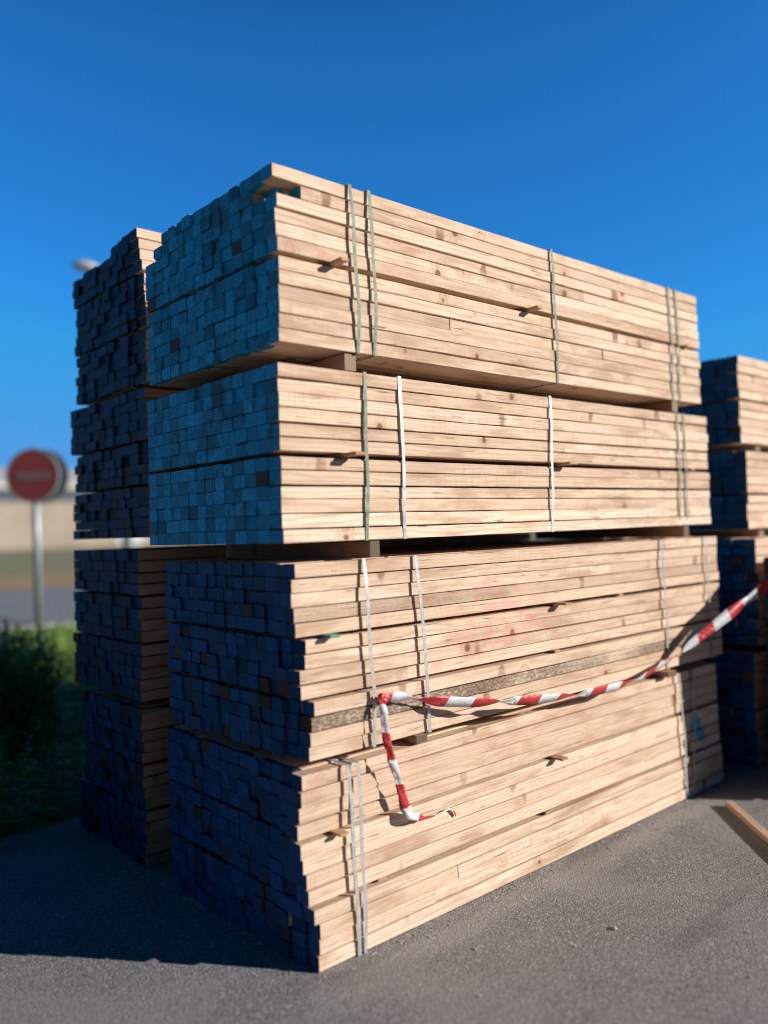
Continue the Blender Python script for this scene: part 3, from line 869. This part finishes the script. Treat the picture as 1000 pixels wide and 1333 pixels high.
mb.add(vs, fs); mb.build('rim', [M_GREY], f)
plate('rear_disc', [M_GREY], 0.40, 0.08, R(-50), 0.15)

# ------------------------------------------------------------------ street lamp behind the left stack
lp = thing('street_lamp', (4.75, 12.2, 0.004), 'grey street lamp head peeping over the top of the left stack', 'street lamp')
mb = MB(); mb.tube([(0, 0, 0), (0, 0, 3.5), (0, 0, 6.40)], [0.09, 0.075, 0.05], 14); mb.build('pole', [M_POLE], lp, smooth=True)
mb = MB(); mb.tube([(0, 0, 6.35), (-0.10, 0.04, 6.53), (-0.35, 0.12, 6.58)], [0.04, 0.035, 0.03], 10); mb.build('arm', [M_POLE], lp, smooth=True)
mb = MB()
prof = [(0.02, 0.14), (0.10, 0.11), (0.17, 0.04), (0.175, 0.0), (0.14, -0.03), (0.02, -0.05)]
n = 20; vs = []
for (r, z) in prof:
    for k in range(n):
        a = 2 * math.pi * k / n; vs.append((r * 1.5 * math.cos(a), r * math.sin(a), z))
fs = [tuple(range(n)), tuple(reversed(range((len(prof) - 1) * n, len(prof) * n)))]
for i in range(len(prof) - 1):
    for k in range(n):
        a, b2 = i * n + k, i * n + (k + 1) % n
        fs.append((a + n, b2 + n, b2, a))
mb.add(vs, fs); h = mb.build('lamp_head', [M_GREY], lp, (-0.55, 0.18, 6.56), True)

# ------------------------------------------------------------------ far warehouse
wh = thing('warehouse', (0, 145, 0), 'long pale warehouse with a white roof beyond the road at the left', 'warehouse')
def box_part(name, lo, hi, mat, parent):
    mb = MB(); mb.box(lo, hi); return mb.build(name, [mat], parent)
M_TAN = simple_mat('tan_cladding', (0.36, 0.30, 0.235), 0.85, 0.12, 0.2)
M_ROOF = simple_mat('white_roofing', (0.55, 0.53, 0.49), 0.7, 0.08, 0.2)
M_GLASS = simple_mat('dark_glazing', (0.08, 0.10, 0.13), 0.25, 0.2, 0.5)
box_part('wall', (-60, 0, 0), (150, 50, 8.2), M_TAN, wh)
box_part('window_band', (-60.2, -0.15, 8.2), (150.2, 50, 10.4), M_GLASS, wh)
mb = MB()
mb.add([(-61, -1, 10.4), (151, -1, 10.4), (151, -1, 11.4), (-61, -1, 11.4), (151, 25, 16.0), (-61, 25, 16.0), (151, 51, 11.4), (-61, 51, 11.4), (151, 51, 10.4), (-61, 51, 10.4)],
       [(0, 1, 2, 3), (3, 2, 4, 5), (5, 4, 6, 7), (7, 6, 8, 9), (9, 8, 1, 0), (0, 3, 5, 7, 9), (1, 8, 6, 4, 2)])
mb.build('roof', [M_ROOF], wh)
for k in range(7):
    d = box_part('loading_door', (-50 + k * 28, -0.12, 0.0), (-45 + k * 28, 0.05, 4.6), M_GREY, wh)
